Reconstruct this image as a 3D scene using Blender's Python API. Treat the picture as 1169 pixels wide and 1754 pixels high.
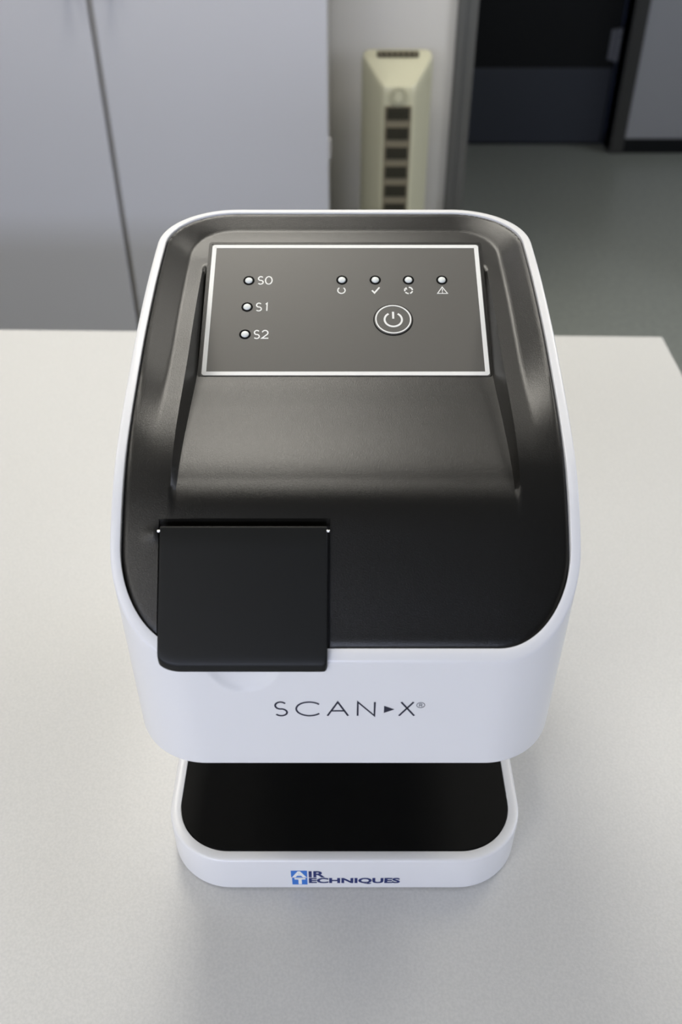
import bpy, bmesh, math
from mathutils import Vector, Matrix
for o in list(bpy.data.objects): bpy.data.objects.remove(o)
SC = bpy.context.scene; C = SC.collection
R = math.radians; PI = math.pi
TZ = 0.74                      # table top height above the floor

# ------------------------------------------------------------------ camera
cam = bpy.data.cameras.new('camera'); co = bpy.data.objects.new('camera', cam); C.objects.link(co)
cam.sensor_fit = 'VERTICAL'; cam.sensor_height = 22.3; cam.lens = 22.3*1540/1754
co.location = (0, -0.33, TZ+0.6135); co.rotation_euler = (R(51), 0, 0)
cam.clip_start = 0.01; cam.clip_end = 50
cam.dof.use_dof = True; cam.dof.focus_distance = 0.58; cam.dof.aperture_fstop = 4.2
SC.camera = co
# ------------------------------------------------------------------ exposure and world
SC.view_settings.view_transform = 'Standard'; SC.view_settings.look = 'None'
SC.view_settings.gamma = 1; SC.view_settings.use_curve_mapping = False
SC.view_settings.exposure = 1.0
W = bpy.data.worlds.new('world'); SC.world = W; W.use_nodes = True
W.node_tree.nodes['Background'].inputs[0].default_value = (0.3, 0.42, 1, 1)
W.node_tree.nodes['Background'].inputs[1].default_value = 0.6
# ------------------------------------------------------------------ lights
def area(name, loc, rot, sx, sy, power, col, spread=180):
    l = bpy.data.lights.new(name, 'AREA'); l.shape = 'RECTANGLE'; l.size = sx; l.size_y = sy
    l.energy = power; l.color = col; l.spread = R(spread)
    o = bpy.data.objects.new(name, l); C.objects.link(o); o.location = loc; o.rotation_euler = rot
    return o
X1 = 2.3                        # right wall
WARM = (1.0, 0.955, 0.86); COOL = (0.72, 0.78, 1.0)
LAMPS = [(-0.28, 1.46, 10), (1.15, 1.40, 5.5), (-1.35, -1.60, 7.0), (-1.3, 0.55, 3.2)]     # x, y, watts of the ceiling lamps; the last is added as fill
for i, (x, y, p) in enumerate(LAMPS):
    area('ceiling_lamp_light', (x, y, 2.56), (0, 0, 0), 0.56, 1.15, p, WARM)
area('window_light', (-0.8, -2.55, 1.62), (R(90), 0, 0), 2.0, 0.34, 17, COOL)
area('side_fill_light', (X1-.03, 0.72, 1.35), (0, R(90), 0), 0.8, 1.1, 5, (0.93, 0.96, 1.0))  # added fill from the right, brightens the lower cabinet doors
area('corridor_lamp_light', (2.2, 3.2, 2.46), (0, 0, 0), 0.3, 1.0, 6.5, (0.9, 0.95, 1.0))

# ------------------------------------------------------------------ materials
def mat(name, col, rough=0.5, spec=0.5, metal=0, bump=None, mottle=None, emit=None, coat=0):
    m = bpy.data.materials.new(name); m.use_nodes = True; nt = m.node_tree; b = nt.nodes['Principled BSDF']
    b.inputs['Base Color'].default_value = (*col, 1); b.inputs['Roughness'].default_value = rough
    b.inputs['Specular IOR Level'].default_value = spec; b.inputs['Metallic'].default_value = metal
    b.inputs['Coat Weight'].default_value = coat; b.inputs['Coat Roughness'].default_value = 0.08
    tc = nt.nodes.new('ShaderNodeTexCoord')
    if bump:
        n = nt.nodes.new('ShaderNodeTexNoise'); n.inputs['Scale'].default_value = bump[0]; n.inputs['Detail'].default_value = 3
        bp = nt.nodes.new('ShaderNodeBump'); bp.inputs['Strength'].default_value = bump[1]; bp.inputs['Distance'].default_value = bump[2]
        nt.links.new(tc.outputs['Object'], n.inputs['Vector']); nt.links.new(n.outputs['Fac'], bp.inputs['Height'])
        nt.links.new(bp.outputs['Normal'], b.inputs['Normal'])
    if mottle:                                   # (scale, other colour, detail)
        n = nt.nodes.new('ShaderNodeTexNoise'); n.inputs['Scale'].default_value = mottle[0]; n.inputs['Detail'].default_value = mottle[2]
        rp = nt.nodes.new('ShaderNodeValToRGB'); rp.color_ramp.elements[0].position = 0.35; rp.color_ramp.elements[1].position = 0.65
        rp.color_ramp.elements[0].color = (*col, 1); rp.color_ramp.elements[1].color = (*mottle[1], 1)
        nt.links.new(tc.outputs['Object'], n.inputs['Vector']); nt.links.new(n.outputs['Fac'], rp.inputs['Fac'])
        nt.links.new(rp.outputs['Color'], b.inputs['Base Color'])
    if emit:
        b.inputs['Emission Color'].default_value = (*emit[0], 1); b.inputs['Emission Strength'].default_value = emit[1]
    return m
M = {
 'shell': mat('white_glossy_plastic', (0.82, 0.82, 0.82), 0.28, 0.5),
 'lid': mat('black_textured_plastic', (0.005, 0.0045, 0.0034), 0.31, 0.46, bump=(1900, 0.42, 0.0003)),
 'gap': mat('black_gap', (0.003, 0.003, 0.003), 0.8, 0.1),
 'cover': mat('smooth_black_plastic', (0.009, 0.0095, 0.0090), 0.42, 0.2, bump=(3000, 0.1, 0.0001)),
 'inlay': mat('matt_black_inlay', (0.0016, 0.0016, 0.0015), 0.5, 0.12, bump=(2500, 0.2, 0.0001)),
 'label': mat('dark_label_film', (0.105, 0.100, 0.089), 0.42, 0.5, bump=(2200, 0.25, 0.0001)),
 'ink': mat('white_ink', (0.90, 0.90, 0.86), 0.5, 0.3),
 'dark_ink': mat('dark_navy_ink', (0.012, 0.014, 0.035), 0.4, 0.4),
 'navy_ink': mat('navy_blue_ink', (0.012, 0.025, 0.14), 0.4, 0.4),
 'blue_ink': mat('bright_blue_ink', (0.04, 0.19, 0.62), 0.4, 0.4),
 'led': mat('translucent_white_lens', (0.85, 0.88, 0.84), 0.35, 0.5),
 'steel': mat('bright_steel_pin', (0.8, 0.8, 0.8), 0.25, 0.5, 1),
 'rubber': mat('black_rubber', (0.01, 0.01, 0.01), 0.8, 0.2),
 'table': mat('pale_grey_laminate', (0.545, 0.545, 0.53), 0.34, 0.5, bump=(900, 0.15, 0.0003), mottle=(520, (0.60, 0.597, 0.578), 6)),
 'leg': mat('grey_table_steel', (0.30, 0.30, 0.31), 0.4, 0.5, 0.6),
 'wall': mat('cream_painted_wall', (0.60, 0.585, 0.555), 0.85, 0.2, bump=(60, 0.1, 0.002)),
 'rearwall': mat('grey_painted_wall', (0.12, 0.12, 0.125), 0.85, 0.2),
 'ceiling': mat('white_ceiling', (0.32, 0.32, 0.31), 0.9, 0.1),
 'floor': mat('green_grey_linoleum', (0.20, 0.215, 0.195), 0.3, 0.5, mottle=(55, (0.25, 0.265, 0.24), 8)),
 'farwall': mat('grey_corridor_wall', (0.36, 0.37, 0.40), 0.85, 0.2),
 'casing': mat('grey_steel_door_frame', (0.085, 0.085, 0.08), 0.45, 0.5),
 'darkframe': mat('dark_door_frame', (0.045, 0.045, 0.045), 0.45, 0.5),
 'cab': mat('blue_grey_cabinet_lacquer', (0.52, 0.525, 0.56), 0.42, 0.5),
 'cabedge': mat('cabinet_carcass', (0.42, 0.41, 0.39), 0.5, 0.4),
 'fan': mat('cream_plastic', (0.52, 0.505, 0.365), 0.30, 0.5),
 'fanbar': mat('brownish_grille', (0.20, 0.175, 0.12), 0.6, 0.3),
 'fandark': mat('grille_hollow', (0.035, 0.033, 0.022), 0.8, 0.2),
 'navy': mat('navy_kick_plate', (0.046, 0.052, 0.072), 0.35, 0.5),
 'black': mat('near_black_door', (0.005, 0.006, 0.008), 0.5, 0.3),
 'hinge': mat('pale_steel', (0.25, 0.26, 0.31), 0.35, 0.5, 0.4),
 'lampframe': mat('white_lamp_housing', (0.8, 0.8, 0.8), 0.5),
 'lampglow': mat('lamp_diffuser', (0.9, 0.9, 0.9), 0.5, emit=(WARM, 1.5)),
 'winframe': mat('white_window_frame', (0.75, 0.75, 0.75), 0.4),
 'blind': mat('pale_roller_blind', (0.55, 0.56, 0.57), 0.8),
 'glass': mat('window_glass', (0.8, 0.9, 1.0), 0.05, emit=(COOL, 2.0)),
}
# ------------------------------------------------------------------ helpers
def link(name, bm, m, parent=None, smooth=False, angle=None):
    me = bpy.data.meshes.new(name); bmesh.ops.recalc_face_normals(bm, faces=bm.faces); bm.to_mesh(me); bm.free()
    me.materials.append(M[m]); o = bpy.data.objects.new(name, me); C.objects.link(o)
    if smooth:
        for p in me.polygons: p.use_smooth = True
        if angle: me.set_sharp_from_angle(angle=R(angle))
    if parent: o.parent = parent
    return o
def thing(name, label, cat, loc, rz=0, group=None):
    o = bpy.data.objects.new(name, None); C.objects.link(o); o.location = loc; o.rotation_euler = (0, 0, rz)
    o.empty_display_size = 0.05; o['label'] = label; o['category'] = cat
    if group: o['group'] = group
    return o
def struct(name, bm, m, parent=None):
    o = link(name, bm, m, parent)
    if not parent: o['kind'] = 'structure'
    return o
def box(bm, x0, x1, y0, y1, z0, z1, bev=0, seg=2):
    g = bmesh.ops.create_cube(bm, size=1, matrix=Matrix.Translation(((x0+x1)/2, (y0+y1)/2, (z0+z1)/2)) @ Matrix.Diagonal((x1-x0, y1-y0, z1-z0, 1)))
    if bev:
        es = list({e for v in g['verts'] for e in v.link_edges})
        bmesh.ops.bevel(bm, geom=es, offset=bev, segments=seg, affect='EDGES', profile=0.5)
    return bm
def nb(*a, **k): return box(bmesh.new(), *a, **k)
def rrect(x0, x1, y0, y1, r, n=16, step=None):
    """points of a rounded rectangle, counter-clockwise; r per corner (front-left, front-right, back-right, back-left)"""
    if not isinstance(r, (tuple, list)): r = (r,)*4
    cs = [(x0+r[0], y0+r[0], 180, r[0]), (x1-r[1], y0+r[1], 270, r[1]), (x1-r[2], y1-r[2], 0, r[2]), (x0+r[3], y1-r[3], 90, r[3])]
    out = []
    for k, (cx, cy, a0, rr) in enumerate(cs):
        arc = [(cx+rr*math.cos(R(a0+90*i/n)), cy+rr*math.sin(R(a0+90*i/n))) for i in range(n+1)]
        out += arc
        if step:
            nx = cs[(k+1) % 4]; q = (nx[0]+nx[3]*math.cos(R(nx[2])), nx[1]+nx[3]*math.sin(R(nx[2])))
            p = arc[-1]; d = math.dist(p, q); m = max(1, int(d/step))
            out += [(p[0]+(q[0]-p[0])*i/m, p[1]+(q[1]-p[1])*i/m) for i in range(1, m)]
    return out
def rings(bm, loops, cap0=False, cap1=False):
    vs = [[bm.verts.new(p) for p in L] for L in loops]; n = len(vs[0])
    for a, b in zip(vs, vs[1:]):
        for i in range(n): bm.faces.new((a[i], a[(i+1) % n], b[(i+1) % n], b[i]))
    if cap0: bm.faces.new(vs[0][::-1])
    if cap1: bm.faces.new(vs[-1])
    return bm
def sm(t): t = max(0, min(1, t)); return t*t*(3-2*t)
def spline(P):
    """monotone cubic through (x, y) points"""
    n = len(P); d = [(P[i+1][1]-P[i][1])/(P[i+1][0]-P[i][0]) for i in range(n-1)]
    m = [d[0]] + [0 if d[i-1]*d[i] <= 0 else 2*d[i-1]*d[i]/(d[i-1]+d[i]) for i in range(1, n-1)] + [d[-1]]
    def f(x):
        if x <= P[0][0]: return P[0][1]+m[0]*(x-P[0][0])
        if x >= P[-1][0]: return P[-1][1]+m[-1]*(x-P[-1][0])
        i = max(k for k in range(n-1) if P[k][0] <= x); h = P[i+1][0]-P[i][0]; t = (x-P[i][0])/h
        return (2*t**3-3*t*t+1)*P[i][1]+(t**3-2*t*t+t)*h*m[i]+(-2*t**3+3*t*t)*P[i+1][1]+(t**3-t*t)*h*m[i+1]
    return f
# flat strokes and outlines drawn in a surface's own (u, v) frame, raised by a hair
def frame_map(o, ux, uy):
    o = Vector(o); ux = Vector(ux).normalized(); uy = Vector(uy).normalized(); n = ux.cross(uy)
    return lambda u, v, w=0: o+ux*u+uy*v+n*w
def ribbon(bm, fm, pts, w, t=0.00015, w0=0.0, closed=False):
    n = len(pts); L = []; Rr = []
    for i, p in enumerate(pts):
        a = pts[i-1] if (i or closed) else p; b = pts[(i+1) % n] if (i < n-1 or closed) else p
        d1 = Vector((p[0]-a[0], p[1]-a[1])); d2 = Vector((b[0]-p[0], b[1]-p[1]))
        if d1.length < 1e-9: d1 = d2
        if d2.length < 1e-9: d2 = d1
        d1.normalize(); d2.normalize(); n1 = Vector((-d1.y, d1.x)); n2 = Vector((-d2.y, d2.x)); m = n1+n2
        m = m.normalized() if m.length > 1e-6 else n1
        k = min(2.5, 1/max(0.3, m.dot(n1))); L.append((p[0]+m.x*w/2*k, p[1]+m.y*w/2*k)); Rr.append((p[0]-m.x*w/2*k, p[1]-m.y*w/2*k))
    loops = [[bm.verts.new(fm(*q, h)) for q in S] for S, h in ((L, w0), (L, w0+t), (Rr, w0+t), (Rr, w0))]
    N = n if closed else n-1
    for j in range(4):
        A = loops[j]; B = loops[(j+1) % 4]
        for i in range(N): bm.faces.new((A[i], A[(i+1) % n], B[(i+1) % n], B[i]))
    if not closed:
        bm.faces.new([l[0] for l in loops]); bm.faces.new([l[-1] for l in loops][::-1])
def plate(bm, fm, pts, t=0.00015, w0=0.0):
    a = [bm.verts.new(fm(*p, w0)) for p in pts]; b = [bm.verts.new(fm(*p, w0+t)) for p in pts]; n = len(pts)
    bm.faces.new(b); bm.faces.new(a[::-1])
    for i in range(n): bm.faces.new((a[i], a[(i+1) % n], b[(i+1) % n], b[i]))
def ell(cx, cy, rx, ry, a0, a1, n=24): return [(cx+rx*math.cos(R(a0+(a1-a0)*i/n)), cy+ry*math.sin(R(a0+(a1-a0)*i/n))) for i in range(n+1)]
def glyph(ch):
    """strokes in a unit box"""
    if ch == 'S': return [ell(.5, .745, .42, .255, 35, 265, 16)+ell(.5, .25, .46, .25, 85, -145, 16)]
    if ch == 'C': return [ell(.52, .5, .52, .5, 42, 318, 32)]
    if ch == 'A': return [[(0, 0), (.5, 1), (1, 0)], [(.19, .36), (.81, .36)]]
    if ch == 'N': return [[(0, 0), (0, 1), (1, 0), (1, 1)]]
    if ch == 'X': return [[(0, 0), (.9, 1)], [(.1, 1), (1, 0)]]
    if ch == 'R': return [[(.1, 0), (.1, 1)], [(.1, 1), (.5, 1)]+ell(.5, .75, .35, .25, 90, -90, 10)+[(.1, .5)], [(.5, .5), (.9, 0)]]
    if ch == '0': return [ell(.5, .5, .5, .5, 0, 360, 30)[:-1]]
    if ch == '1': return [[(.2, .86), (.55, 1), (.55, 0)]]
    if ch == '2': return [ell(.48, .70, .42, .30, 165, -35, 14)+[(.04, 0.03), (1, 0.03)]]
def write(bm, fm, ch, x0, x1, y0, y1, w):
    for s in glyph(ch): ribbon(bm, fm, [(x0+(x1-x0)*a, y0+(y1-y0)*b) for a, b in s], w, closed=(ch == '0'))
def text_plate(bm, fm, s, x0, x1, y0, y1, bold=0.02, t=0.00015, w0=0.0):
    cu = bpy.data.curves.new('t', 'FONT'); cu.body = s; cu.offset = bold; cu.resolution_u = 4; cu.fill_mode = 'FRONT'
    o = bpy.data.objects.new('t', cu); C.objects.link(o); bpy.context.view_layer.update()
    me = bpy.data.meshes.new_from_object(o.evaluated_get(bpy.context.evaluated_depsgraph_get()))
    xs = [v.co.x for v in me.vertices]; ys = [v.co.y for v in me.vertices]; a, b, c, d = min(xs), max(xs), min(ys), max(ys)
    vs = [bm.verts.new(fm(x0+(v.co.x-a)/(b-a)*(x1-x0), y0+(v.co.y-c)/(d-c)*(y1-y0), w0+t)) for v in me.vertices]
    for p in me.polygons:
        try: bm.faces.new([vs[i] for i in p.vertices])
        except ValueError: pass
    bpy.data.objects.remove(o); bpy.data.curves.remove(cu); bpy.data.meshes.remove(me)

# ================================================================== the room
X0, X1, YB, YF, H = -1.9, 2.3, -2.62, 2.27, 2.6
CY = 4.04                                       # far wall of the corridor
struct('floor', nb(X0-.1, 3.6, YB-.1, CY+.3, -.1, 0), 'floor')
struct('ceiling', nb(X0-.1, 3.6, YB-.1, CY+.3, H, H+.1), 'ceiling')
sy0, sy1, sz0, sz1 = .15, 1.30, .93, 1.78          # opening of the added fill window
bm = nb(X1, X1+.1, YB-.1, sy0, 0, H); box(bm, X1, X1+.1, sy1, YF, 0, H); box(bm, X1, X1+.1, sy0, sy1, 0, sz0); box(bm, X1, X1+.1, sy0, sy1, sz1, H)
struct('wall_right', bm, 'farwall')
fill_win = bpy.data.objects.new('fill_window', None); C.objects.link(fill_win); fill_win['kind'] = 'structure'  # unseen window, added to give the fill light an opening
bm = bmesh.new()
for a, b, c, d in ((sy0, sy1, sz0, sz0+.05), (sy0, sy1, sz1-.05, sz1), (sy0, sy0+.05, sz0+.05, sz1-.05), (sy1-.05, sy1, sz0+.05, sz1-.05)): box(bm, X1+.02, X1+.08, a, b, c, d)
link('window_frame', bm, 'winframe', fill_win)
link('window_pane', nb(X1+.045, X1+.055, sy0+.05, sy1-.05, sz0+.05, sz1-.05), 'glass', fill_win)  # glowing pane of the added window
struct('wall_left', nb(X0-.1, X0, YB-.1, CY+.3, 0, H), 'rearwall')
bm = nb(X0, .298, YF, YF+.1, 0, H); box(bm, .298, 1.45, YF, YF+.1, 2.1, H); box(bm, 1.45, 3.6, YF, YF+.1, 0, H)
struct('wall_front', bm, 'wall')
# back wall with the window opening
wx0, wx1, wz0, wz1 = -1.85, 0.25, 1.0, 2.2
bm = nb(X0, wx0, YB-.1, YB, 0, H); box(bm, wx1, X1, YB-.1, YB, 0, H); box(bm, wx0, wx1, YB-.1, YB, 0, wz0); box(bm, wx0, wx1, YB-.1, YB, wz1, H)
struct('wall_back', bm, 'rearwall')
win = bpy.data.objects.new('window_1', None); C.objects.link(win); win['kind'] = 'structure'
win.location = (0, 0, 0)
bm = bmesh.new()
for a, b, c, d in ((wx0, wx1, wz0, wz0+.05), (wx0, wx1, wz1-.05, wz1), (wx0, wx0+.05, wz0+.05, wz1-.05), (wx1-.05, wx1, wz0+.05, wz1-.05), (-.83, -.77, wz0+.05, wz1-.05)):
    box(bm, a, b, YB-.08, YB-.02, c, d)
link('window_frame', bm, 'winframe', win)
link('window_pane', nb(wx0+.05, wx1-.05, YB-.055, YB-.045, wz0+.05, wz1-.05), 'glass', win)
link('roller_blind', nb(wx0+.03, wx1-.03, YB-.015, YB-.005, 1.8, wz1-.01), 'blind', win)
link('lower_screen', nb(wx0+.03, wx1-.03, YB-.015, YB-.005, wz0+.01, 1.44), 'blind', win)
# grey steel door frame of the opening
bm = bmesh.new()
box(bm, .298, .322, YF-.018, YF+.1, 0, 2.14, .003); box(bm, .322, .352, YF-.006, YF+.1, 0, 2.1, .002)
box(bm, .298, 1.47, YF-.012, YF+.1, 2.1, 2.15, .003); box(bm, 1.41, 1.47, YF-.012, YF+.1, 0, 2.1, .003)
struct('trim_1', bm, 'casing')
# the corridor beyond
bm = nb(X0, .30, CY, CY+.1, 0, H); box(bm, 1.262, 3.6, CY, CY+.1, 0, H); box(bm, .30, 1.262, CY, CY+.1, 2.05, H); struct('wall_far', bm, 'farwall')
struct('wall_far_right', nb(3.5, 3.6, YF, CY+.3, 0, H), 'farwall')
struct('baseboard_far', nb(1.325, 3.5, CY-.012, CY, 0, .065, .003), 'black')
bm = nb(1.262, 1.325, CY-.02, CY+.16, 0, 2.1, .003); box(bm, .25, .30, CY-.02, CY+.16, 0, 2.1, .003); box(bm, .25, 1.325, CY-.02, CY+.16, 2.05, 2.11, .003)
struct('trim_2', bm, 'darkframe')
d = bpy.data.objects.new('door_1', None); C.objects.link(d); d['kind'] = 'structure'; d.location = (0, CY+.12, 0)
link('door_leaf', nb(.305, 1.258, 0, .045, .002, 2.045, .002), 'black', d)
link('kick_plate', nb(.32, 1.245, -.004, 0, .012, .34, .001), 'navy', d)
bm = nb(1.215, 1.25, -.008, 0, .375, .50, .002); bmesh.ops.create_cone(bm, cap_ends=True, segments=16, radius1=.013, radius2=.013, depth=.135, matrix=Matrix.Translation((1.247, -.02, .44)))
hg = link('door_hinge', bm, 'hinge', d)

# ================================================================== ceiling lamps
for i, (x, y, p) in enumerate(LAMPS):
    t = thing('ceiling_lamp', ['oblong ceiling lamp above the back of the white table', 'oblong ceiling lamp near the doorway on the right', 'oblong ceiling lamp behind the camera on the left', 'oblong fill lamp added over the left end of the white table'][i], 'ceiling lamp', (x, y, H), 0, 'ceiling lamps')
    bm = bmesh.new(); 
    for a in ((-.31, -.285, -.605, .605), (.285, .31, -.605, .605), (-.285, .285, -.605, -.58), (-.285, .285, .58, .605)): box(bm, *a, -.035, 0)
    link('lamp_housing', bm, 'lampframe', t)
    link('diffuser', nb(-.285, .285, -.58, .58, -.02, -.012), 'lampglow', t)

# ================================================================== cabinet
cab = thing('storage_cabinet', 'tall blue-grey two-door storage cabinet standing against the back wall', 'cabinet', (-.543, 1.87, 0))
link('body', nb(-.512, .512, .0205, .39, .06, 1.9, .002), 'cabedge', cab)
link('plinth', nb(-.505, .505, .05, .38, 0, .06), 'cabedge', cab)
for s, nm in ((-1, 'left door'), (1, 'right door')):
    dr = link('door', nb(*((-.512, -.008) if s < 0 else (.006, .512)), 0, .02, .065, 1.895, .0015), 'cab', cab)
    x = .045*s+.006
    bm = bmesh.new(); bmesh.ops.create_cone(bm, cap_ends=True, segments=16, radius1=.006, radius2=.006, depth=.16, matrix=Matrix.Translation((x, -.03, 1.085)))
    for z in (1.02, 1.15): bmesh.ops.create_cone(bm, cap_ends=True, segments=12, radius1=.005, radius2=.005, depth=.03, matrix=Matrix.Translation((x, -.015, z)) @ Matrix.Rotation(PI/2, 4, 'X'))
    link('handle', bm, 'leg', dr, True, 40)
bm = nb(.511, .519, .004, .03, .655, .70, .002)
link('hinge', bm, 'cabedge', cab)

# ================================================================== tower fan
fan = thing('tower_fan', 'cream tower fan with a dark slotted grille standing against the wall', 'fan', (.143, 2.05, 0))
def fan_loop(wb, wf, d, r=.012, y0=0):
    # trapezoid plan: wf wide in front (y0), wb wide at the back
    P = [(-wf/2, y0), (wf/2, y0), (wb/2, y0+d*.86), (wb/2*.93, y0+d), (-wb/2*.93, y0+d), (-wb/2, y0+d*.86)]; out = []
    n = len(P)
    for i, p in enumerate(P):
        p = Vector(p); a = Vector(P[i-1]); b = Vector(P[(i+1) % n]); u = (a-p).normalized()*r; v = (b-p).normalized()*r
        for k in range(7):
            t = k/6; out.append(tuple((p+u)*(1-t)**2+p*2*t*(1-t)+(p+v)*t*t))
    return out
FW, FB, FD = .080, .184, .12
base = fan_loop(FB, FW, FD); ztop = lambda y: .784+.058*max(0, min(1, y/FD))
cx, cy = 0, FD*.55
loops = [[(x, y, .05) for x, y in base], [(x, y, .3) for x, y in base]]
loops.append([(x, y, ztop(y)-.035) for x, y in base])
for q in range(1, 7):
    a = q/6*PI/2; s = 1-.07*(1-math.cos(a)); loops.append([(cx+(x-cx)*s, cy+(y-cy)*s, ztop(y)-.035+.026*math.sin(a)) for x, y in base])
loops.append([(cx+(x-cx)*.5, cy+(y-cy)*.5, ztop(cy+(y-cy)*.5)-.006) for x, y in base])
bm = rings(bmesh.new(), loops, True, True)
link('housing', bm, 'fan', fan, True, 50)
# slanted head with the carrying vents
rt = math.atan2(.058, FD)
fm = frame_map((0, FD*.80, ztop(FD*.80)-.004), (1, 0, 0), (0, math.cos(rt), math.sin(rt)))
bm = bmesh.new(); plate(bm, fm, rrect(-.053, .053, -.011, .011, .005, 4), .0015); g = link('top_vent', bm, 'fandark', fan)
bm = bmesh.new()
for i in range(7): plate(bm, fm, [(-.043+i*.0143-.002, -.0105), (-.043+i*.0143+.002, -.0105), (-.043+i*.0143+.002, .0105), (-.043+i*.0143-.002, .0105)], .002, .0008)
link('vent_rib', bm, 'fanbar', g)
# dial
fm = frame_map((0, -.0005, .752), (1, 0, 0), (0, 0, 1))
bm = bmesh.new(); ribbon(bm, fm, ell(0, 0, .0205, .0205, 0, 360, 36)[:-1], .003, .003, closed=True); plate(bm, fm, ell(0, 0, .013, .013, 0, 360, 24)[:-1], .007)
link('dial', bm, 'fan', fan, True, 40)
# grille
link('grille', nb(-.034, .034, -.003, .001, .08, .730, .001), 'fanbar', fan)
for k in range(12):
    z1 = .727-k*.0482
    s = link('grille_slot', nb(-.028, .028, -.006, -.002, z1-.029, z1), 'fandark', fan)
    if k < 12:
        bm = bmesh.new()
        for j in range(3): box(bm, -.028, .028, -.0072, -.0058, z1-.0085-j*.0075, z1-.0070-j*.0075)
        link('slat', bm, 'fandark', s)
bm = rings(bmesh.new(), [[(x, y, z) for x, y in ell(0, .06, r, r, 0, 360, 48)[:-1]] for r, z in ((.13, 0), (.135, .006), (.13, .022), (.10, .034), (.065, .055))], True, True)
link('foot', bm, 'fan', fan, True, 40)

# ================================================================== table
tb = thing('table', 'pale grey laminate table with a square edge under the desktop scanner', 'table', (.459, .826, 0), R(-1.3))
link('tabletop', nb(-1.9, 0, -1.75, 0, TZ-.028, TZ, .0015, 2), 'table', tb)
bm = nb(-1.86, -.04, -.07, -.045, TZ-.088, TZ-.028); box(bm, -1.86, -.04, -1.705, -1.68, TZ-.088, TZ-.028); box(bm, -.065, -.04, -1.68, -.07, TZ-.088, TZ-.028); box(bm, -1.86, -1.835, -1.68, -.07, TZ-.088, TZ-.028)
link('apron', bm, 'leg', tb)
for x in (-1.835, -.065):
    for y in (-.07, -1.68): link('leg', nb(x-.02, x+.02, y-.02, y+.02, 0, TZ-.03, .004), 'leg', tb)

# ================================================================== the scanner
sc = thing('desktop_scanner', 'white and black desktop plate scanner standing on the pale grey table', 'scanner', (.0025, 0, TZ))
HW, YD, RC = .1305, .328, .046                 # half width, depth, corner radius
RK = .052                                      # back corner radius
ZB = .1475                                     # underside of the upper body
P = spline([(0, .2405), (.014, .2545), (.028, .2690), (.042, .2832), (.055, .2958), (.068, .3065), (.085, .3170), (.11, .3272), (.14, .3370), (.18, .3484), (.24, .3603), (.29, .3662), (.328, .3690)])
CP = spline([(-.01, .2303), (0, .2405), (.028, .2690), (.046, .2870), (.056, .2955), (.067, .3022), (.079, .3070), (.093, .3102), (.112, .3126), (.14, .3146), (.1745, .3168), (.180, .3186), (.279, .3614), (.33, .3834)])
def sdf(x, y, hw, y0, y1, rf, rb):
    """distance inwards from a rounded rectangle"""
    cy = (y0+y1)/2; hy = (y1-y0)/2; r = rf if y < cy else rb
    qx = abs(x)-(hw-r); qy = abs(y-cy)-(hy-r)
    return -(min(max(qx, qy), 0)+math.hypot(max(qx, 0), max(qy, 0))-r)
def contour(off, step=.0018, n=26):
    # same number of points for every offset: shrink along the contour normal
    base = rrect(-HW, HW, 0, YD, (RC, RC, RK, RK), n, step); out = []
    for x, y in base:
        e = 1e-4; r = (RC, RK)
        gx = sdf(x+e, y, HW, 0, YD, *r)-sdf(x-e, y, HW, 0, YD, *r); gy = sdf(x, y+e, HW, 0, YD, *r)-sdf(x, y-e, HW, 0, YD, *r)
        l = math.hypot(gx, gy) or 1; out.append((x+gx/l*off, y+gy/l*off))
    return out
RW = .0056                                      # width of the white rim
def dent(x, z):
    # thumb scoop in the front face under the cover
    u = (x+.0565)/.0205; w = (.2440-z)/.0275
    if w < 0: w = w*.35
    r = u*u+w*w
    return .0042*(1-r)**.5*.999 if r < 1 else 0
c0 = contour(0); loops = []
loops.append([(x, y, ZB) for x, y in contour(.02)])
for q in range(5):
    a = q/4*PI/2; loops.append([(x, y, ZB+.0025*(1-math.cos(a))) for x, y in contour(.0025*(1-math.sin(a)))])
NR = 56
for k in range(1, NR+1):
    L = []
    for x, y in c0:
        z = ZB+.0025+(P(y)-.0012-ZB-.0025)*k/NR
        L.append((x, y+(dent(x, z) if y < .001 else 0), z))
    loops.append(L)
for q in range(1, 4):
    a = q/3*PI/2; L = []
    for (x, y), (bx, by) in zip(contour(.0012*(1-math.cos(a))), c0):
        L.append((x, y, P(y)-.0012*(1-math.sin(a))))
    loops.append(L)
for off, dz in ((.003, 0), (RW-.0006, 0), (RW-.0001, -.0004), (RW, -.0012), (RW, -.007)):
    loops.append([(x, y, P(y)+dz) for x, y in contour(off)])
bm = rings(bmesh.new(), loops, True, False)
body = link('body_shell', bm, 'shell', sc, True, 35)
body['label'] = 'white glossy upper housing'
# floor of the rim groove
bm = bmesh.new(); vs = [bm.verts.new((x, y, P(y)-.0068)) for x, y in contour(RW-.0003)]; vs2 = [bm.verts.new((x, y, P(y)-.0068)) for x, y in contour(RW+.0025)]
n = len(vs)
for i in range(n): bm.faces.new((vs[i], vs[(i+1) % n], vs2[(i+1) % n], vs2[i]))
link('rim_gasket', bm, 'gap', sc, True)
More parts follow.
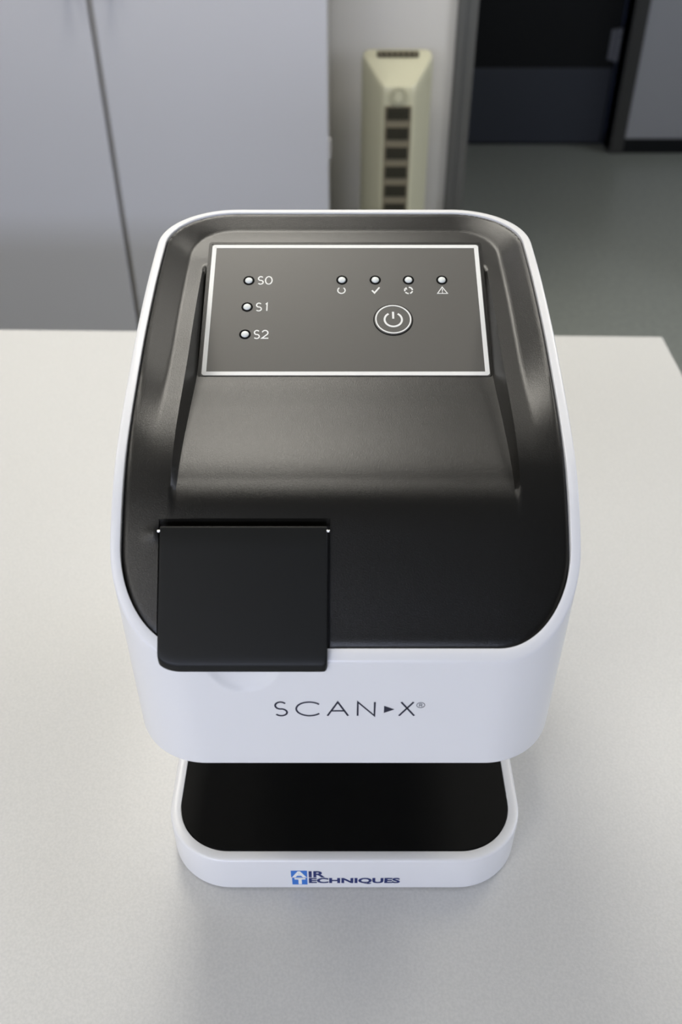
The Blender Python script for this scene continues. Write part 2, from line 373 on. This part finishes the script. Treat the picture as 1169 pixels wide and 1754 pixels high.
# ---- black lid as a sculpted surface
LO = RW+.0007                                   # lid edge offset from the outer contour
lw = HW-LO; ly0 = LO; ly1 = YD-LO; lr = RC-LO; lrb = RK-LO
XW0, XW1 = .0955, .0982                         # foot and top of the recess side walls
CX0, CX1, CY1 = -.1038, -.0086, .0560           # slot of the cover
def lid_z(x, y):
    d = sdf(x, y, lw, ly0, ly1, lr, lrb)
    b = P(y)-.0004
    dd = .0098*sm((y-.080)/.10)*(1-.35*sm((y-.27)/.04)); wS = .0145
    b -= dd*min(1, max(0, d-.0008)/wS)
    if d > wS: b += .0003*sm((d-wS)/.02)*sm((y-.1)/.1)
    b -= 1.3*max(0, abs(x)-.082)**2*(1-sm((y-.06)/.05))
    c = CP(y)-.0002-.0016*sm((y-.17)/.03)
    # recess
    front = sm((y-.050)/.03)
    t = (XW1-abs(x))/(XW1-XW0); t = max(0, min(1, t)); t = .85*t+.15*sm(t)
    top = .2835                                  # the recess ends here at the back
    m = t*front
    if y > top: m = m*(1-sm((y-top)/.0025))
    z = b+(min(c, b)-b)*m
    # sunk bed of the label
    if abs(x) < .0946 and .1752 < y < .2815: z -= .0005
    # faint bump beside the hinge
    z += .0011*math.exp(-((y-.0500)/.0022)**2)*sm((CX0-x)/.0015)*(1-sm((CX0-x-.003)/.008))
    if CX0 < x < CX1 and y < CY1: z -= .0055
    # rolled edge
    e = .0022
    if d < e: z -= e*(1-math.sqrt(max(0, 1-(1-d/e)**2)))*.8
    return z
def frange(a, b, s): n = max(1, round((b-a)/s)); return [a+(b-a)*i/n for i in range(n)]
E_ = 1e-4
def marks(ms, lo, hi, s):
    ms = sorted({m for m in ms if lo < m < hi} | {lo, hi}); out = []
    for a, b in zip(ms, ms[1:]): out += frange(a, b, min(s, b-a))
    return out+[hi]
xs = marks([CX0-E_, CX0+E_, CX1-E_, CX1+E_, -XW1, -XW0, XW0, XW1, -.0946-E_, -.0946+E_, .0946-E_, .0946+E_, -lw+.0145, lw-.0145, -lw+.0022, lw-.0022, -lw+.001, lw-.001, -lw+.0004, lw-.0004], -lw, lw, .0014)
ys = marks([ly0+.0002, ly0+.0005, ly0+.001, ly0+.0022, ly1-.0145, ly1-.0022, ly1-.001, ly1-.0005, ly1-.0002, CY1-E_, CY1+E_, .1752-E_, .1752+E_, .2815-E_, .2815+E_, .2835, .2860, .1745, .180], ly0, ly1, .0014)
bm = bmesh.new(); grid = []
for y in ys:
    r = lr if y < YD/2 else lrb; ex = lw
    if y < ly0+lr: ex = lw-lr+math.sqrt(max(0, lr*lr-(ly0+lr-y)**2))
    if y > ly1-lrb: ex = lw-lrb+math.sqrt(max(0, lrb*lrb-(y-(ly1-lrb))**2))
    grid.append([bm.verts.new((max(-ex, min(ex, x)), y, lid_z(max(-ex, min(ex, x)), y))) for x in xs])
for A, B in zip(grid, grid[1:]):
    for i in range(len(xs)-1):
        f4 = (A[i], A[i+1], B[i+1], B[i]); bm.faces.new(f4)
bmesh.ops.remove_doubles(bm, verts=bm.verts, dist=2e-5)
bmesh.ops.dissolve_degenerate(bm, edges=bm.edges, dist=1e-5)
lid = link('lid', bm, 'lid', sc, True, 42); lid['label'] = 'black textured lid with a sunken control recess'
# ---- cover flap
LZ = lambda y: .2460+1.005*y
def cover():
    x0, x1 = -.1025, -.0100; nx = 60; bm = bmesh.new(); loops = []
    X = [x0+(x1-x0)*i/nx for i in range(nx+1)]
    X = sorted(set(X+[x0+.0004, x0+.001, x1-.0004, x1-.001]))
    for x in X:
        yf = -.0036
        a = x-x0
        if a < .013: yf += .0042*(1-math.sqrt(max(0, 1-(1-a/.013)**2)))
        b = x1-x
        if b < .0022: yf += .0022*(1-math.sqrt(max(0, 1-(1-b/.0022)**2)))
        e = min(a, b); lower = .0006*(1-math.sqrt(max(0, 1-(1-min(e, .0007)/.0007)**2)))
        z = lambda y: LZ(y)-lower
        yb = .0500
        L = [(yf+.0028, z(yf+.0028)-.0072-.0005), (yf+.0008, z(yf)-.0064), (yf, z(yf)-.0054), (yf, z(yf)-.0014), (yf+.0003, z(yf)-.0004), (yf+.0010, z(yf)+.0006), (yf+.0022, z(yf+.0022)-.0001)]
        L += [(yf+.004+(yb-.0012-yf-.004)*k/6, z(yf+.004+(yb-.0012-yf-.004)*k/6)) for k in range(7)]
        L += [(yb-.0003, z(yb-.0008)), (yb, z(yb)-.0008), (yb+.001, z(yb)-.0055), (yf+.006, z(yf+.006)-.0075)]
        loops.append([(x, y, q) for y, q in L])
    rings(bm, loops, True, True); return bm
cv = link('slot_cover', cover(), 'cover', sc, True, 30); cv['label'] = 'smooth black hinged cover over the plate slot'
for x0, x1 in ((-.1037, -.1022), (-.0103, -.0088)):
    bm = bmesh.new(); bmesh.ops.create_cone(bm, cap_ends=True, segments=12, radius1=.0007, radius2=.0007, depth=x1-x0, matrix=Matrix.Translation(((x0+x1)/2, .0482, LZ(.0482)-.0008)) @ Matrix.Rotation(PI/2, 4, 'Y'))
    link('hinge_pin', bm, 'steel', cv, True, 40)

# ---- control label with its lights, signs and power button
al = math.atan2(.0445, .103)
pf = frame_map((0, .176, .316+.0005), (1, 0, 0), (0, math.cos(al), math.sin(al)))
DX = -.0025
pm = lambda u, v, w=0: pf(u+DX, v, w)            # u measured from the photograph's centre line
bm = bmesh.new(); ribbon(bm, pm, rrect(-.0918, .0978, -.0018, .1146, .0012, 4), .0020, .0062, -.0060, True); link('panel_bezel', bm, 'lid', sc)
bm = bmesh.new(); plate(bm, pm, rrect(-.0906, .0966, -.0002, .1130, .0012, 4), .0010, -.0004)
lab = link('control_panel', bm, 'label', sc)
bm = bmesh.new(); ribbon(bm, pm, rrect(-.0887, .0947, .0017, .1111, .0006, 4), .0029, .0001, .0006, True)
link('panel_border', bm, 'ink', lab)
def led(u, v):
    bm = rings(bmesh.new(), [[pm(a, b, h) for a, b in ell(u, v, r, r, 0, 360, 28)[:-1]] for r, h in ((.0039, .0004), (.0038, .0009), (.0032, .0011), (.0027, .0008), (.0026, .0))], False, False)
    o = link('indicator_light', bm, 'gap', lab, True, 50)
    bm = rings(bmesh.new(), [[pm(a, b, .0007+.0012*math.cos(R(t))) for a, b in ell(u, v, .0026*math.sin(R(t)), .0026*math.sin(R(t)), 0, 360, 24)[:-1]] for t in (90, 75, 60, 45, 30, 15, 3)], False, True)
    link('lens', bm, 'led', o, True)
for u, v in ((-.0632, .0799), (-.0633, .0567), (-.0636, .0335), (.0006, .0804), (.0235, .0804), (.0463, .0804), (.0692, .0804)): led(u, v)
TW = .00085; pw = lambda u, v, w=0: pm(u, v, w+.0006)
for s, v, x in (('0', .0767, -.0570), ('1', .0533, -.0573), ('2', .0300, -.0577)):
    bm = bmesh.new(); h = .0067
    write(bm, pw, 'S', x, x+.0038, v, v+h, TW); write(bm, pw, s, x+.0052+(.0008 if s == '1' else 0), x+.0097-(.0012 if s == '1' else 0), v, v+h, TW)
    link('lettering', bm, 'ink', lab)
bm = bmesh.new(); ribbon(bm, pw, ell(.0003, .0712, .0025, .0027, 125, 415, 24), .0008); link('ready_symbol', bm, 'ink', lab)
bm = bmesh.new(); ribbon(bm, pw, [(.0211, .0712), (.0228, .0689), (.0262, .0738)], .0011); link('check_symbol', bm, 'ink', lab)
bm = bmesh.new()
for a in (140, 215, 290, 365): ribbon(bm, pw, ell(.0461, .0712, .0026, .0028, a, a+(55 if a < 365 else 80), 8), .0010)
plate(bm, pw, [(.0428, .0722), (.0446, .0741), (.0452, .0719)]); link('recycle_symbol', bm, 'ink', lab)
bm = bmesh.new(); ribbon(bm, pw, [(.0657, .0685), (.0725, .0685), (.0691, .0742)], .0006, closed=True); ribbon(bm, pw, [(.0691, .0726), (.0691, .0702)], .0006); ribbon(bm, pw, [(.0691, .0697), (.0691, .0691)], .0006)
link('warning_symbol', bm, 'ink', lab)
pu, pv = .0349, .0457
bm = rings(bmesh.new(), [[pm(a, b, h) for a, b in ell(pu, pv, r, r, 0, 360, 64)[:-1]] for r, h in ((.0127, .0002), (.0127, .0010), (.0122, .0013), (.005, .0013))], False, True)
pb = link('power_button', bm, 'label', lab, True, 30)
bm = bmesh.new(); ribbon(bm, pm, ell(pu, pv, .0130, .0130, 0, 360, 64)[:-1], .0006, .0001, .0006, True); link('button_shade', bm, 'gap', lab)  # dark ring painted as the shadow around the raised button
pp = lambda u, v, w=0: pm(u, v, w+.0013)
bm = bmesh.new(); ribbon(bm, pp, ell(pu, pv, .0116, .0116, 0, 360, 64)[:-1], .0009, closed=True)
ribbon(bm, pp, ell(pu, pv-.0004, .0058, .0058, 122, 418, 40), .0013); ribbon(bm, pp, [(pu, pv+.0062), (pu, pv+.0004)], .0014)
link('power_symbol', bm, 'ink', pb)
# ---- lettering on the front
ff = frame_map((DX, -.00005, 0), (1, 0, 0), (0, 0, 1)); bm = bmesh.new(); z0, z1 = .1948, .2070; w = .00108
write(bm, ff, 'S', -.0383, -.0308, z0, z1, w); write(bm, ff, 'C', -.0257, -.0112, z0, z1, w); write(bm, ff, 'A', -.0078, .0041, z0, z1, w)
write(bm, ff, 'N', .0096, .0193, z0, z1, w); plate(bm, ff, [(.0247, .1974), (.0306, .2005), (.0247, .2036)]); write(bm, ff, 'X', .0335, .0423, z0, z1, w)
ribbon(bm, ff, ell(.0456, .2043, .0023, .0023, 0, 360, 28)[:-1], .0003, closed=True); write(bm, ff, 'R', .0446, .0467, .2030, .2055, .0003)
link('lettering', bm, 'dark_ink', sc)

# ---- neck and base
bm = rings(bmesh.new(), [[(x, y, z) for x, y in rrect(-.10, .10, .215, .322, .02, 8)] for z in (.030, ZB+.004)], True, True)
link('neck', bm, 'shell', sc, True, 40)
BW, BZ = .1265, .0368
def bl(off): 
    r = max(.002, .046-off); return rrect(-BW+off, BW-off, off, YD-off, r, 20)
loops = [[(x, y, .0008) for x, y in bl(.012)], [(x, y, .0008) for x, y in bl(.001)], [(x, y, .0018) for x, y in bl(0)], [(x, y, BZ-.0022) for x, y in bl(0)]]
for q in range(1, 6):
    a = q/5*PI/2; loops.append([(x, y, BZ-.0022*(1-math.sin(a))) for x, y in bl(.0022*(1-math.cos(a)))])
loops += [[(x, y, BZ) for x, y in bl(.0068)], [(x, y, BZ-.0004) for x, y in bl(.0075)], [(x, y, BZ-.002) for x, y in bl(.0076)], [(x, y, BZ-.002) for x, y in bl(.03)]]
bm = rings(bmesh.new(), loops, True, True)
bs = link('base', bm, 'shell', sc, True, 35)
loops = [[(x, y, BZ-.0019) for x, y in bl(.0079)], [(x, y, BZ-.0008) for x, y in bl(.0079)], [(x, y, BZ-.0003) for x, y in bl(.0084)], [(x, y, BZ-.0003) for x, y in bl(.03)]]
bm = rings(bmesh.new(), loops, True, True); tr = link('base_inlay', bm, 'inlay', sc, True, 35); tr['label'] = 'black tray surface let into the white base'
for x in (-.095, .095):
    for y in (.04, .285):
        bm = bmesh.new(); bmesh.ops.create_cone(bm, cap_ends=True, segments=20, radius1=.009, radius2=.010, depth=.0016, matrix=Matrix.Translation((x, y, .0008))); link('rubber_foot', bm, 'rubber', sc)
bf = frame_map((DX, -.00005, 0), (1, 0, 0), (0, 0, 1))
bm = bmesh.new(); plate(bm, bf, [(-.0351, .0158), (-.0238, .0158), (-.0238, .0243), (-.0351, .0243)]); lg = link('logo_panel', bm, 'blue_ink', bs)
bm = bmesh.new(); plate(bm, bf, [(-.0345, .0060), (-.0238, .0060), (-.0238, .0150), (-.0345, .0150)]); link('logo_panel', bm, 'blue_ink', bs)
bm = bmesh.new(); wf = lambda u, v, w=0: bf(u, v, w+.0001)
text_plate(bm, wf, 'A', -.0345, -.0243, .0160, .0240, .05); text_plate(bm, wf, 'T', -.0328, -.0250, .0066, .0150, .05)
link('lettering', bm, 'ink', bs)
bm = bmesh.new(); text_plate(bm, bf, 'IR', -.0227, -.0113, .0156, .0238, .03); text_plate(bm, bf, 'ECHNIQUES', -.0227, .0417, .0066, .0148, .038)
link('lettering', bm, 'navy_ink', bs)
